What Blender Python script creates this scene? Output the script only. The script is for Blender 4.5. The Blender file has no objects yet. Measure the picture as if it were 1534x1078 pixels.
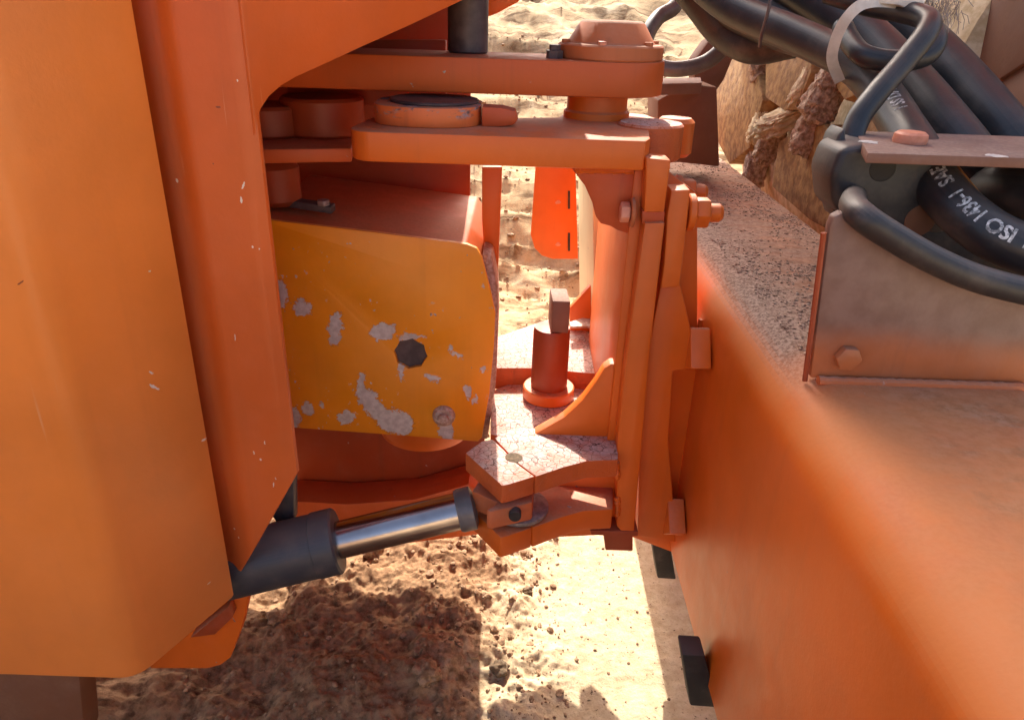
import bpy, bmesh, math, random
import numpy as np
from mathutils import Vector, Matrix
from mathutils.geometry import tessellate_polygon
R = math.radians
random.seed(7); rng = np.random.default_rng(7)
sc = bpy.context.scene

# ------------------------------------------------------------------ camera
F, TH, RO, H = 1108.0, R(25.5), R(1.9), 1.5          # focal length in photo pixels, pitch, roll, eye height
cam = bpy.data.objects.new('camera', bpy.data.cameras.new('camera'))
sc.collection.objects.link(cam)
cam.data.sensor_width = 36; cam.data.lens = 36 * F / 1534
cam.data.clip_start = 0.02; cam.data.clip_end = 500
cam.matrix_world = Matrix.Translation((0, 0, H)) @ Matrix.Rotation(R(90) - TH, 4, 'X') @ Matrix.Rotation(RO, 4, 'Z')
sc.camera = cam
# ------------------------------------------------------------------ sky, sun, exposure
SUN_EL, SUN_AZ = R(43), R(2)                          # azimuth from +Y towards -X
w = bpy.data.worlds.new('World'); sc.world = w; w.use_nodes = True
nt = w.node_tree; nt.nodes.clear()
sky = nt.nodes.new('ShaderNodeTexSky'); sky.sky_type = 'NISHITA'; sky.sun_disc = False
sky.sun_elevation = SUN_EL; sky.sun_rotation = -SUN_AZ; sky.air_density = 0.8; sky.dust_density = 6.0; sky.ozone_density = 0.3
bg = nt.nodes.new('ShaderNodeBackground'); bg.inputs[1].default_value = 0.15
wo = nt.nodes.new('ShaderNodeOutputWorld')
nt.links.new(sky.outputs[0], bg.inputs[0]); nt.links.new(bg.outputs[0], wo.inputs[0])
sl = bpy.data.lights.new('sun', 'SUN'); sl.energy = 3.9; sl.angle = R(0.6); sl.color = (1.0, 0.95, 0.86)
so = bpy.data.objects.new('sun', sl); sc.collection.objects.link(so)
sdir = Vector((-math.sin(SUN_AZ) * math.cos(SUN_EL), math.cos(SUN_AZ) * math.cos(SUN_EL), math.sin(SUN_EL)))
so.rotation_euler = (-sdir).to_track_quat('-Z', 'Y').to_euler(); so.location = sdir * 20
sc.view_settings.view_transform = 'Standard'; sc.view_settings.look = 'None'
sc.view_settings.exposure = 1.42; sc.view_settings.gamma = 1; sc.view_settings.use_curve_mapping = False
sc.render.engine = 'CYCLES'; sc.cycles.use_denoising = True
sc.cycles.max_bounces = 10; sc.cycles.diffuse_bounces = 6; sc.cycles.glossy_bounces = 4

# ------------------------------------------------------------------ survey: a sight line of the photo meets a plane of the place
def ray(px, py):
    u, v = px - 767, py - 539
    a = u * math.cos(RO) + v * math.sin(RO); b = -u * math.sin(RO) + v * math.cos(RO)
    return Vector((a, F * math.cos(TH) - b * math.sin(TH), -(F * math.sin(TH) + b * math.cos(TH))))
def P(px, py, Y=None, Z=None, X=None):
    d = ray(px, py)
    t = Y / d.y if Y is not None else ((Z - H) / d.z if Z is not None else X / d.x)
    return Vector((0, 0, H)) + d * t
def PY(Y, pts): return [P(x, y, Y=Y) for x, y in pts]
def PZ(Z, pts): return [P(x, y, Z=Z) for x, y in pts]
def PXX(X, pts): return [P(x, y, X=X) for x, y in pts]
def PV(a, b, pts):                                    # vertical plane through two plan points
    n = Vector((b[1] - a[1], -(b[0] - a[0]), 0)); o = Vector((a[0], a[1], 0)); c = Vector((0, 0, H)); out = []
    for x, y in pts:
        d = ray(x, y); out.append(c + d * ((o - c).dot(n) / d.dot(n)))
    return out

# ------------------------------------------------------------------ mesh helpers
C = sc.collection
def link(name, bm_or_me, mat, parent=None, smooth=30):
    if isinstance(bm_or_me, bmesh.types.BMesh):
        me = bpy.data.meshes.new(name); bmesh.ops.recalc_face_normals(bm_or_me, faces=bm_or_me.faces)
        bm_or_me.to_mesh(me); bm_or_me.free()
    else: me = bm_or_me
    if smooth:
        me.polygons.foreach_set('use_smooth', [True] * len(me.polygons)); me.set_sharp_from_angle(angle=R(smooth))
    me.materials.append(M[mat] if isinstance(mat, str) else mat)
    o = bpy.data.objects.new(name, me); C.objects.link(o)
    if parent is not None:
        o.parent = parent
        base = parent
        loc = Vector((0, 0, 0))
        while base is not None:
            if base.type == 'EMPTY': loc += base.location
            base = base.parent
        o.matrix_parent_inverse = Matrix.Translation(-loc) if parent.type == 'EMPTY' else Matrix.Identity(4)
    return o
def thing(name, loc, label, cat, group=None):
    o = bpy.data.objects.new(name, None); C.objects.link(o); o.location = loc; o.empty_display_size = 0.05
    o['label'] = label; o['category'] = cat
    if group: o['group'] = group
    return o
def tag(o, label, cat, group=None, kind=None):
    if label: o['label'] = label
    if cat: o['category'] = cat
    if group: o['group'] = group
    if kind: o['kind'] = kind
    return o
def bevel(bm, off, seg=2, ang=25):
    if off <= 0: return
    es = [e for e in bm.edges if len(e.link_faces) == 2 and e.calc_face_angle(0) > R(ang)]
    if es: bmesh.ops.bevel(bm, geom=es, offset=off, segments=seg, profile=0.5, affect='EDGES', clamp_overlap=True)
def plate_bm(pts, vec, bev=0.003, holes=(), seg=2):
    """flat outline pushed along vec: a slab"""
    bm = bmesh.new(); vec = Vector(vec)
    loops = [list(map(Vector, pts))] + [list(map(Vector, h)) for h in holes]
    if not holes:
        f = bm.faces.new([bm.verts.new(p) for p in loops[0]]); fs = [f]
    else:
        vs = [bm.verts.new(p) for l in loops for p in l]
        fs = []
        for t in tessellate_polygon(loops):
            try: fs.append(bm.faces.new([vs[i] for i in t]))
            except ValueError: pass
    r = bmesh.ops.extrude_face_region(bm, geom=fs)
    bmesh.ops.translate(bm, verts=[g for g in r['geom'] if isinstance(g, bmesh.types.BMVert)], vec=vec)
    bmesh.ops.recalc_face_normals(bm, faces=bm.faces)
    bevel(bm, bev, seg); return bm
def plate(name, pts, vec, mat, parent, bev=0.003, holes=(), seg=2):
    return link(name, plate_bm(pts, vec, bev, holes, seg), mat, parent)
def box_bm(lo, hi, bev=0.003, seg=2):
    (x0, y0, z0), (x1, y1, z1) = lo, hi
    return plate_bm([(x0, y0, z0), (x1, y0, z0), (x1, y1, z0), (x0, y1, z0)], (0, 0, z1 - z0), bev, seg=seg)
def box(name, lo, hi, mat, parent, bev=0.003, seg=2): return link(name, box_bm(lo, hi, bev, seg), mat, parent)
def frame(axis):
    z = Vector(axis).normalized(); x = z.orthogonal().normalized(); return x, z.cross(x), z
def lathe_bm(c, axis, prof, n=40):
    """profile of (radius, height along axis) spun round the axis; closes at radius 0"""
    x, y, z = frame(axis); c = Vector(c); bm = bmesh.new(); rings = []
    for r, h in prof:
        if r < 1e-6: rings.append([bm.verts.new(c + z * h)])
        else: rings.append([bm.verts.new(c + z * h + (x * math.cos(2 * math.pi * k / n) + y * math.sin(2 * math.pi * k / n)) * r) for k in range(n)])
    for a, b in zip(rings, rings[1:]):
        for k in range(n):
            q = [a[k % len(a)], a[(k + 1) % len(a)], b[(k + 1) % len(b)], b[k % len(b)]]
            u = []
            for v in q:
                if v not in u: u.append(v)
            if len(u) > 2: bm.faces.new(u)
    return bm
def lathe(name, c, axis, prof, mat, parent, n=40): return link(name, lathe_bm(c, axis, prof, n), mat, parent)
def cyl_prof(r, h0, h1, b=0.003): return [(0, h0), (r - b, h0), (r, h0 + b), (r, h1 - b), (r - b, h1), (0, h1)]
def hexbolt_bm(c, axis, r, h, rot=0.0):
    x, y, z = frame(axis); c = Vector(c)
    pts = [c + (x * math.cos(rot + k * math.pi / 3) + y * math.sin(rot + k * math.pi / 3)) * r for k in range(6)]
    return plate_bm(pts, z * h, min(r, h) * 0.16)
def spline(pts, n=14):
    p = [Vector(q) for q in pts]; p = [p[0] * 2 - p[1]] + p + [p[-1] * 2 - p[-2]]; out = []
    for i in range(1, len(p) - 2):
        a, b, c, d = p[i - 1:i + 3]
        for k in range(n):
            t = k / n
            out.append(0.5 * ((2 * b) + (c - a) * t + (2 * a - 5 * b + 4 * c - d) * t * t + (3 * b - a - 3 * c + d) * t ** 3))
    out.append(p[-2]); return out
def sweep_frames(path):
    T = [((path[min(i + 1, len(path) - 1)] - path[max(i - 1, 0)]).normalized()) for i in range(len(path))]
    x = T[0].orthogonal().normalized(); fr = []
    for t in T:
        x = (x - t * x.dot(t)).normalized(); fr.append((x, t.cross(x), t))
    return fr
def tube_bm(path, r, n=18, flat=1.0):
    bm = bmesh.new(); fr = sweep_frames(path); rings = []
    for i, (p, (x, y, t)) in enumerate(zip(path, fr)):
        rr = r(i / (len(path) - 1)) if callable(r) else r
        rings.append([bm.verts.new(p + (x * math.cos(2 * math.pi * k / n) + y * flat * math.sin(2 * math.pi * k / n)) * rr) for k in range(n)])
    for a, b in zip(rings, rings[1:]):
        for k in range(n): bm.faces.new([a[k], a[(k + 1) % n], b[(k + 1) % n], b[k]])
    bm.faces.new(rings[0][::-1]); bm.faces.new(rings[-1]); return bm
def hp(*q): return [P(x, y, Y=Y) for x, y, Y in q]

# numpy gradient noise, used for the ground and the clods
_perm = rng.permutation(512).astype(np.int64); _perm = np.concatenate([_perm, _perm, _perm])
_g = rng.normal(size=(512, 3)); _g /= np.linalg.norm(_g, axis=1)[:, None]
def pnoise(x, y, z=None):
    if z is None: z = np.zeros_like(x) + 0.37
    xi, yi, zi = np.floor(x).astype(np.int64), np.floor(y).astype(np.int64), np.floor(z).astype(np.int64)
    fx, fy, fz = x - xi, y - yi, z - zi
    s = lambda t: t * t * t * (t * (t * 6 - 15) + 10)
    u, v, ww = s(fx), s(fy), s(fz); out = 0
    for dx in (0, 1):
        for dy in (0, 1):
            for dz in (0, 1):
                h = _perm[(_perm[(_perm[(xi + dx) & 511] + yi + dy) & 511] + zi + dz) & 511]
                g = _g[h]
                d = g[:, 0] * (fx - dx) + g[:, 1] * (fy - dy) + g[:, 2] * (fz - dz)
                out = out + d * (u if dx else 1 - u) * (v if dy else 1 - v) * (ww if dz else 1 - ww)
    return out
def fbm(x, y, f, o=4, gain=0.5, ridged=False):
    a, t = 1.0, 0
    for k in range(o):
        n = pnoise(x * f + 13.1 * k, y * f - 7.7 * k)
        t = t + a * ((0.35 - abs(n)) if ridged else n); f *= 2.03; a *= gain
    return t
def sstep(a, b, t):
    t = np.clip((t - a) / (b - a), 0, 1); return t * t * (3 - 2 * t)

# ------------------------------------------------------------------ materials
M = {}
class NB:
    """small node builder"""
    def __init__(s, name):
        s.m = bpy.data.materials.new(name); s.m.use_nodes = True; s.t = s.m.node_tree; s.n = s.t.nodes; s.b = s.n['Principled BSDF']
        s.tc = s.n.new('ShaderNodeTexCoord'); s.co = s.tc.outputs['Object']; s.geo = None
    def L(s, a, b): s.t.links.new(a, b)
    def noise(s, scale, detail=4, rough=0.55, co=None, dist=0.0, col=False):
        q = s.n.new('ShaderNodeTexNoise'); q.inputs['Scale'].default_value = scale; q.inputs['Detail'].default_value = detail
        q.inputs['Roughness'].default_value = rough; q.inputs['Distortion'].default_value = dist
        s.L(co or s.co, q.inputs['Vector']); return q.outputs['Color' if col else 'Fac']
    def voro(s, scale, feature='F1', co=None, rnd=1.0):
        q = s.n.new('ShaderNodeTexVoronoi'); q.feature = feature; q.inputs['Scale'].default_value = scale
        q.inputs['Randomness'].default_value = rnd; s.L(co or s.co, q.inputs['Vector']); return q.outputs['Distance']
    def ramp(s, x, a, b, lo=0.0, hi=1.0):
        q = s.n.new('ShaderNodeMapRange'); q.interpolation_type = 'SMOOTHSTEP'
        for k, v in zip(('From Min', 'From Max', 'To Min', 'To Max'), (a, b, lo, hi)): q.inputs[k].default_value = v
        s.L(x, q.inputs['Value']); return q.outputs[0]
    def math(s, op, a, b=0.0, c=None):
        q = s.n.new('ShaderNodeMath'); q.operation = op
        for i, v in enumerate((a, b) if c is None else (a, b, c)):
            if isinstance(v, (int, float)): q.inputs[i].default_value = v
            else: s.L(v, q.inputs[i])
        return q.outputs[0]
    def vmath(s, op, a, b):
        q = s.n.new('ShaderNodeVectorMath'); q.operation = op
        for i, v in enumerate((a, b)):
            if isinstance(v, (tuple, list, Vector)): q.inputs[i].default_value = v
            else: s.L(v, q.inputs[i])
        return q.outputs['Value' if op in ('LENGTH', 'DOT_PRODUCT', 'DISTANCE') else 'Vector']
    def mix(s, f, a, b, mode='MIX'):
        q = s.n.new('ShaderNodeMix'); q.data_type = 'RGBA'; q.blend_type = mode
        if isinstance(f, (int, float)): q.inputs[0].default_value = f
        else: s.L(f, q.inputs[0])
        for i, v in ((6, a), (7, b)):
            if isinstance(v, (tuple, list)): q.inputs[i].default_value = (*v, 1)[:4]
            else: s.L(v, q.inputs[i])
        return q.outputs[2]
    def normal_z(s):
        if s.geo is None:
            s.geo = s.n.new('ShaderNodeNewGeometry')
        q = s.n.new('ShaderNodeSeparateXYZ'); s.L(s.geo.outputs['True Normal'], q.inputs[0]); return q.outputs['Z']
    def xyz(s):
        q = s.n.new('ShaderNodeSeparateXYZ'); s.L(s.co, q.inputs[0]); return q.outputs
    def stretch(s, sx, sy, sz): return s.vmath('MULTIPLY', s.co, (sx, sy, sz))
    def bump(s, h, strength=0.3, dist=0.002, prev=None):
        q = s.n.new('ShaderNodeBump'); q.inputs['Strength'].default_value = strength; q.inputs['Distance'].default_value = dist
        s.L(h, q.inputs['Height'])
        if prev is not None: s.L(prev, q.inputs['Normal'])
        return q.outputs[0]
    def fin(s, col=None, rough=0.5, metal=0.0, nrm=None, spec=0.5, coat=0.0):
        b = s.b
        if col is not None:
            if isinstance(col, (tuple, list)): b.inputs['Base Color'].default_value = (*col, 1)[:4]
            else: s.L(col, b.inputs['Base Color'])
        for k, v in (('Roughness', rough), ('Metallic', metal)):
            if isinstance(v, (int, float)): b.inputs[k].default_value = v
            else: s.L(v, b.inputs[k])
        b.inputs['Specular IOR Level'].default_value = spec; b.inputs['Coat Weight'].default_value = coat; b.inputs['Coat Roughness'].default_value = 0.25
        if nrm is not None: s.L(nrm, b.inputs['Normal'])
        return s.m
DUST = (0.40, 0.29, 0.21)
def paint(name, base, rough=0.42, dust=0.5, chips=0.5, crack=False, dustcol=DUST, grime=0.25, fade=0.25, extra=None, film=0.10):
    b = NB(name)
    n1 = b.noise(3.1, 5); n2 = b.noise(22, 6, 0.6); n3 = b.noise(160, 3)
    pale = tuple(min(1, c * 1.0 + 0.06) for c in base); deep = tuple(c * 0.80 for c in base)
    col = b.mix(b.ramp(n1, 0.3, 0.7), deep, base)
    col = b.mix(b.math('MULTIPLY', b.ramp(n2, 0.45, 0.8), fade), col, pale)
    # grime streaks hanging down
    st = b.noise(1.0, 5, 0.6, b.stretch(34, 34, 1.6))
    col = b.mix(b.math('MULTIPLY', b.ramp(st, 0.52, 0.8), grime), col, (0.14, 0.055, 0.025))
    # thin film of dust everywhere, thick on what faces up
    up = b.ramp(b.normal_z(), 0.55, 0.95)
    dm = b.math('MULTIPLY', up, b.ramp(b.math('ADD', n2, b.math('MULTIPLY', n1, 0.6)), 0.55, 0.95, 0.35, 1.0))
    dm = b.math('MULTIPLY', dm, dust)
    dm = b.math('MAXIMUM', dm, b.math('MULTIPLY', b.ramp(b.noise(7, 6, 0.65), 0.42, 0.85), film))
    dc = b.mix(b.ramp(n3, 0.3, 0.7), tuple(c * 0.72 for c in dustcol), dustcol)
    h = n3
    if crack:
        wob = b.vmath('ADD', b.co, b.vmath('MULTIPLY', b.noise(60, 3, col=True), (0.012, 0.012, 0.012)))
        e = b.voro(62, 'DISTANCE_TO_EDGE', wob); e2 = b.voro(150, 'DISTANCE_TO_EDGE', wob)
        cr = b.math('MULTIPLY', b.ramp(e, 0.0, 0.05), b.ramp(e2, 0.0, 0.03, 0.72, 1.0))
        dc = b.mix(cr, (0.05, 0.035, 0.03), dc); h = b.math('ADD', h, cr)
    col = b.mix(dm, col, dc)
    # chips through the paint
    cm = b.ramp(b.noise(38, 3, 0.5, dist=0.4), 0.735 - 0.03 * chips, 0.75 - 0.03 * chips)
    cm = b.math('MULTIPLY', cm, b.ramp(b.noise(2.3, 2), 0.5, 0.6))
    if chips > 0: col = b.mix(cm, col, b.mix(b.ramp(n3, 0.35, 0.65), (0.16, 0.12, 0.10), (0.5, 0.44, 0.4)))
    rr = b.math('ADD', rough, b.math('MULTIPLY', dm, 0.5)); rr = b.math('ADD', rr, b.math('MULTIPLY', b.math('SUBTRACT', n2, 0.5), 0.22))
    if extra: col, rr = extra(b, col, rr)
    nr = b.bump(b.noise(9, 3), 0.10, 0.01)
    nr = b.bump(h, 0.18 if not crack else 0.5, 0.0012, nr)
    M[name] = b.fin(col, rr, 0, nr, 0.45); return M[name]
def spots(b, items, wob=0.010, wscale=55, edge=False):
    """bare patches at given places (world x, z) with ragged edges -> mask"""
    n = b.vmath('SUBTRACT', b.noise(wscale, 7, 0.75, col=True), (0.5, 0.5, 0.5))
    co = b.vmath('ADD', b.co, b.vmath('MULTIPLY', n, (wob * 4, 0, wob * 4)))
    m = None
    for (c, rx, rz, a) in items:
        d = b.vmath('SUBTRACT', co, (c.x, 0, c.z))
        dx = b.vmath('DOT_PRODUCT', d, (math.cos(a) / rx, 0, math.sin(a) / rx)); dz = b.vmath('DOT_PRODUCT', d, (-math.sin(a) / rz, 0, math.cos(a) / rz))
        q = b.math('ADD', b.math('MULTIPLY', dx, dx), b.math('MULTIPLY', dz, dz))
        m = q if m is None else b.math('MINIMUM', m, q)
    if edge: return b.ramp(m, 1.0, 0.96), b.ramp(m, 1.30, 1.0)
    return b.ramp(m, 1.0, 0.96)
ORANGE = (0.70, 0.155, 0.034)
def nicks(lst, Y, dark=()):
    def ex(b, col, rr):
        for L_, c_ in ((lst, (0.72, 0.62, 0.52)), (dark, (0.22, 0.05, 0.02))):
            if L_: col = b.mix(spots(b, [(P(x, y, Y=Y), rx * 0.0005, rz * 0.0006, a) for x, y, rx, rz, a in L_], 0.0012, 200), col, c_)
        # rubbed, dustier drifts low on the sheet and faint long scratches
        z = b.ramp(b.math('ADD', b.xyz()['Z'], b.math('MULTIPLY', b.math('SUBTRACT', b.noise(4, 6, 0.65), 0.5), 0.5)), 1.0, 0.55, 0.0, 0.12)
        col = b.mix(z, col, (0.55, 0.25, 0.09))
        sc_ = b.ramp(b.noise(1.0, 2, 0.5, b.stretch(120, 120, 3.5)), 0.70, 0.74); sc_ = b.math('MULTIPLY', sc_, b.ramp(b.noise(3.5, 3), 0.52, 0.62, 0, 0.45))
        return b.mix(sc_, col, (0.72, 0.38, 0.2)), b.math('ADD', rr, z)
    return ex
paint('orange_panel', (0.83, 0.245, 0.042), 0.36, 0.4, 0.0, grime=0.05, fade=0.08, film=0.03, extra=nicks([(293, 675, 3, 4, 0), (244, 566, 2, 14, 0.35), (240, 545, 1.5, 6, 0.3), (314, 871, 4, 2, 0.5), (252, 294, 2, 3, 0), (226, 405, 2, 2, 0)], 1.0, [(128, 370, 9, 2, 0.6), (232, 980, 1.5, 16, 0.1)]))
paint('orange_corner', (0.64, 0.115, 0.014), 0.42, 0.4, 0.0, grime=0.08, fade=0.12, film=0.04, extra=nicks([(266, 270, 5, 5, 0), (374, 272, 3, 10, -0.4), (371, 293, 3, 8, 0), (366, 118, 2, 3, 0), (387, 362, 3, 3, 0), (397, 365, 2, 2, 0), (361, 495, 1.2, 10, 0), (398, 675, 3, 4, 0), (388, 665, 2, 6, 0), (417, 712, 2, 9, -0.2), (404, 650, 1.5, 6, 0), (352, 790, 5, 3, 0.5), (360, 800, 3, 4, 0), (420, 703, 2, 4, 0)], 1.08, [(338, 157, 7, 2, 0), (330, 240, 2, 2, 0)]))
paint('orange', (0.74, 0.145, 0.012), 0.42, 0.5, 0.5, grime=0.12, fade=0.12, film=0.05)
paint('orange_inner_shade', (0.36, 0.058, 0.014), 0.5, 0.30, 0.4, grime=0.3, dustcol=(0.28, 0.15, 0.09))  # darkened copy of the orange; interior shade is put into the colour
paint('orange_cracked', (0.66, 0.13, 0.022), 0.5, 0.98, 0.4, crack=True, dustcol=(0.68, 0.55, 0.48))
paint('orange_arm', (0.56, 0.10, 0.013), 0.5, 0.55, 0.4, grime=0.2, fade=0.12, film=0.08, dustcol=(0.40, 0.20, 0.11))  # orange deepened to imitate the shade around the hinge arm
paint('orange_occluded', (0.62, 0.115, 0.02), 0.4, 0.08, 0.3, film=0.03)  # nearly dustless orange imitating the occluded dark on the lower hinge plate
paint('sunlit_cream', (0.86, 0.74, 0.44), 0.5, 0.3, 0.2, film=0.1)  # pale colour imitating sunlight on the sloped strip
paint('orange_deep', (0.58, 0.085, 0.015), 0.45, 0.35, 0.3)
paint('cap_paint', (0.50, 0.14, 0.045), 0.6, 0.75, 0.3, film=0.35)
paint('clevis_paint', (0.62, 0.15, 0.04), 0.5, 0.6, 0.8, film=0.3)
paint('rusty_brown', (0.19, 0.075, 0.035), 0.7, 0.5, 0.3, film=0.45, dustcol=(0.28, 0.17, 0.10))
paint('brown_steel', (0.22, 0.10, 0.065), 0.6, 0.85, 0.6, film=0.4, dustcol=(0.36, 0.25, 0.20))

BOX_Y = 1.45
def box_extra(b, col, rr):
    q = lambda px, py, rx, ry, a=0.0: (P(px, py, Y=BOX_Y), rx * 0.00132, ry * 0.00150, a)
    items = [q(418, 440, 15, 22), q(452, 462, 16, 12), q(503, 492, 12, 26, -0.2), q(573, 496, 22, 13, 0.2), q(600, 556, 5, 14),
             q(540, 578, 9, 22, -0.2), q(556, 604, 17, 34, 0.55), q(592, 632, 34, 20, -0.35), q(517, 626, 15, 13), q(440, 624, 12, 18), q(461, 612, 8, 12),
             q(648, 566, 14, 6, -0.5), q(615, 506, 22, 5, 0.1), q(674, 521, 5, 5), q(685, 532, 13, 4, -0.3), q(724, 552, 5, 6), q(700, 585, 6, 11), q(712, 598, 4, 7), q(668, 640, 12, 26, 0.1), q(483, 606, 6, 4), q(735, 645, 7, 22)]
    m, ed = spots(b, items, 0.014, 42, True)
    col = b.mix(b.math('MULTIPLY', ed, 0.55), col, (0.38, 0.12, 0.02))
    fine = b.math('MULTIPLY', b.ramp(b.noise(85, 3, 0.6), 0.665, 0.68), b.ramp(b.noise(6, 2), 0.52, 0.60))
    m = b.math('MAXIMUM', m, fine)
    brk = b.ramp(b.noise(110, 4, 0.65, b.stretch(1, 1, 0.6)), 0.27, 0.30); m = b.math('MULTIPLY', m, brk)
    bare = b.mix(b.ramp(b.noise(90, 5), 0.35, 0.65), (0.47, 0.41, 0.37), (0.60, 0.54, 0.49))
    return b.mix(m, col, bare), b.math('ADD', rr, b.math('MULTIPLY', m, 0.2))
paint('housing_paint', (0.95, 0.325, 0.008), 0.38, 0.45, 0.6, fade=0.1, grime=0.06, extra=box_extra, film=0.12, dustcol=(0.45, 0.25, 0.12))
def beam_extra(b, col, rr):
    z = b.normal_z(); o = b.xyz()
    up = b.ramp(z, 0.55, 0.93)
    far = b.ramp(b.math('ADD', o['Y'], b.math('MULTIPLY', b.math('SUBTRACT', b.noise(5, 4), 0.5), 0.35)), 0.86, 1.15)
    m = b.math('MULTIPLY', up, far)
    g1 = b.voro(240); g2 = b.noise(130, 5, 0.7)
    grit = b.mix(b.ramp(g2, 0.38, 0.62), (0.20, 0.125, 0.09), (0.44, 0.315, 0.245))
    grit = b.mix(b.ramp(b.noise(300, 2), 0.60, 0.68), grit, (0.06, 0.035, 0.025))
    col = b.mix(m, col, grit)
    # near end: rubbed, greasy and pinkish dust in irregular sheets
    near = b.math('MULTIPLY', up, b.ramp(o['X'], 0.44, 0.60))
    sh = b.ramp(b.noise(9, 6, 0.68, b.stretch(1, 2.2, 1)), 0.45, 0.62)
    near = b.math('MULTIPLY', near, b.math('ADD', 0.45, b.math('MULTIPLY', sh, 0.5)))
    col = b.mix(near, col, b.mix(b.ramp(b.noise(45, 5, 0.7), 0.35, 0.65), (0.27, 0.115, 0.06), (0.48, 0.26, 0.165)))
    stain = b.math('MULTIPLY', b.math('MULTIPLY', up, b.ramp(o['X'], 0.46, 0.56)), b.ramp(b.noise(7, 7, 0.72, dist=0.5), 0.54, 0.66, 0.0, 0.6))
    col = b.mix(stain, col, (0.16, 0.085, 0.055))
    roll = b.math('MULTIPLY', b.ramp(z, 0.12, 0.6), b.ramp(b.noise(5, 5, 0.6), 0.25, 0.6, 0.15, 0.5))  # paler dusty tone on the rolled edge, also painting in its highlight
    roll = b.math('MULTIPLY', roll, b.math('SUBTRACT', 1.0, m))
    col = b.mix(roll, col, (0.66, 0.28, 0.09))
    return col, b.math('ADD', rr, b.math('MULTIPLY', b.math('MAXIMUM', m, roll), 0.45))
paint('beam_paint', (0.74, 0.145, 0.010), 0.42, 0.35, 0.3, grime=0.10, fade=0.10, extra=beam_extra, film=0.08)
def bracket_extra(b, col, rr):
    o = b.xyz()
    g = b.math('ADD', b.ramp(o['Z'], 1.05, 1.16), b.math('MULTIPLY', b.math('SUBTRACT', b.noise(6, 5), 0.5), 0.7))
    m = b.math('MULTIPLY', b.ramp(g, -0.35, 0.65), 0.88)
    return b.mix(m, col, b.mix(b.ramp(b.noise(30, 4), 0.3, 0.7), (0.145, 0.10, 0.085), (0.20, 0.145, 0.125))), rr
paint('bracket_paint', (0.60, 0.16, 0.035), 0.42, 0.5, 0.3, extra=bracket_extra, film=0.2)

def rubber(name, col, rough=0.5, dust=0.25):
    b = NB(name); n = b.noise(18, 6, 0.65); n2 = b.noise(220, 3)
    c = b.mix(b.math('MULTIPLY', b.ramp(n, 0.4, 0.8), dust), col, (0.20, 0.16, 0.13))
    c = b.mix(b.math('MULTIPLY', b.ramp(b.normal_z(), 0.3, 1.0), dust), c, (0.20, 0.17, 0.15))
    M[name] = b.fin(c, b.math('ADD', rough, b.math('MULTIPLY', b.math('SUBTRACT', n, 0.5), 0.3)), 0, b.bump(n2, 0.25, 0.0008), 0.5)
rubber('hose_rubber', (0.018, 0.019, 0.023), 0.42, 0.22)
rubber('hose_dusty', (0.022, 0.022, 0.025), 0.5, 0.4)
rubber('black_rubber', (0.016, 0.014, 0.013), 0.7, 0.3)
rubber('tyre_rubber', (0.03, 0.024, 0.02), 0.8, 0.8)
rubber('barrel_paint', (0.036, 0.040, 0.052), 0.46, 0.35)
def simple(name, c1, c2, scale, rough, metal=0.0, bump=0.2, bd=0.001):
    b = NB(name); n = b.noise(scale, 6, 0.6)
    M[name] = b.fin(b.mix(b.ramp(n, 0.35, 0.65), c1, c2), b.math('ADD', rough, b.math('MULTIPLY', b.math('SUBTRACT', b.noise(scale * 0.4, 4), 0.5), 0.25)), metal, b.bump(n, bump, bd))
simple('chrome', (0.42, 0.37, 0.36), (0.34, 0.29, 0.28), 14, 0.24, 1.0, 0.03)
simple('steel_dark', (0.07, 0.05, 0.055), (0.12, 0.09, 0.09), 25, 0.5, 0.3)
simple('steel_grey', (0.22, 0.20, 0.20), (0.38, 0.35, 0.34), 60, 0.5, 0.6)
simple('weld_rust', (0.36, 0.22, 0.15), (0.55, 0.42, 0.34), 120, 0.7, 0.2, 0.6, 0.002)
simple('pink_primer', (0.62, 0.22, 0.12), (0.72, 0.30, 0.19), 60, 0.55)
simple('plastic_white', (0.55, 0.52, 0.48), (0.70, 0.68, 0.64), 30, 0.4, 0, 0.05)
simple('print_white', (0.16, 0.16, 0.16), (0.74, 0.74, 0.72), 170, 0.6, 0, 0.05)
simple('copper', (0.50, 0.24, 0.08), (0.62, 0.33, 0.12), 40, 0.45, 0.5)
simple('mud_clump', (0.26, 0.155, 0.095), (0.60, 0.44, 0.32), 75, 0.95, 0, 0.9, 0.006)
simple('dirt', (0.17, 0.095, 0.048), (0.38, 0.24, 0.135), 60, 0.95, 0, 0.8, 0.004)
simple('grit', (0.28, 0.175, 0.12), (0.52, 0.37, 0.28), 90, 0.95, 0, 0.5, 0.002)
simple('dark_clod', (0.07, 0.045, 0.025), (0.17, 0.11, 0.06), 60, 0.95, 0, 0.8, 0.004)
simple('ochre_tread', (0.20, 0.095, 0.03), (0.37, 0.21, 0.075), 34, 0.85, 0, 0.6, 0.006)
simple('sunlit_mud', (0.50, 0.36, 0.19), (0.72, 0.58, 0.36), 30, 0.9, 0, 0.6, 0.005)  # pale tone imitating sunlight in the tread grooves
simple('grey_hose', (0.10, 0.095, 0.095), (0.17, 0.16, 0.155), 20, 0.4)
simple('leaf', (0.05, 0.11, 0.015), (0.12, 0.20, 0.03), 30, 0.6)
simple('dry_grass', (0.34, 0.24, 0.10), (0.50, 0.38, 0.18), 30, 0.8)
simple('fibre', (0.22, 0.17, 0.14), (0.36, 0.29, 0.25), 40, 0.9)
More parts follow.
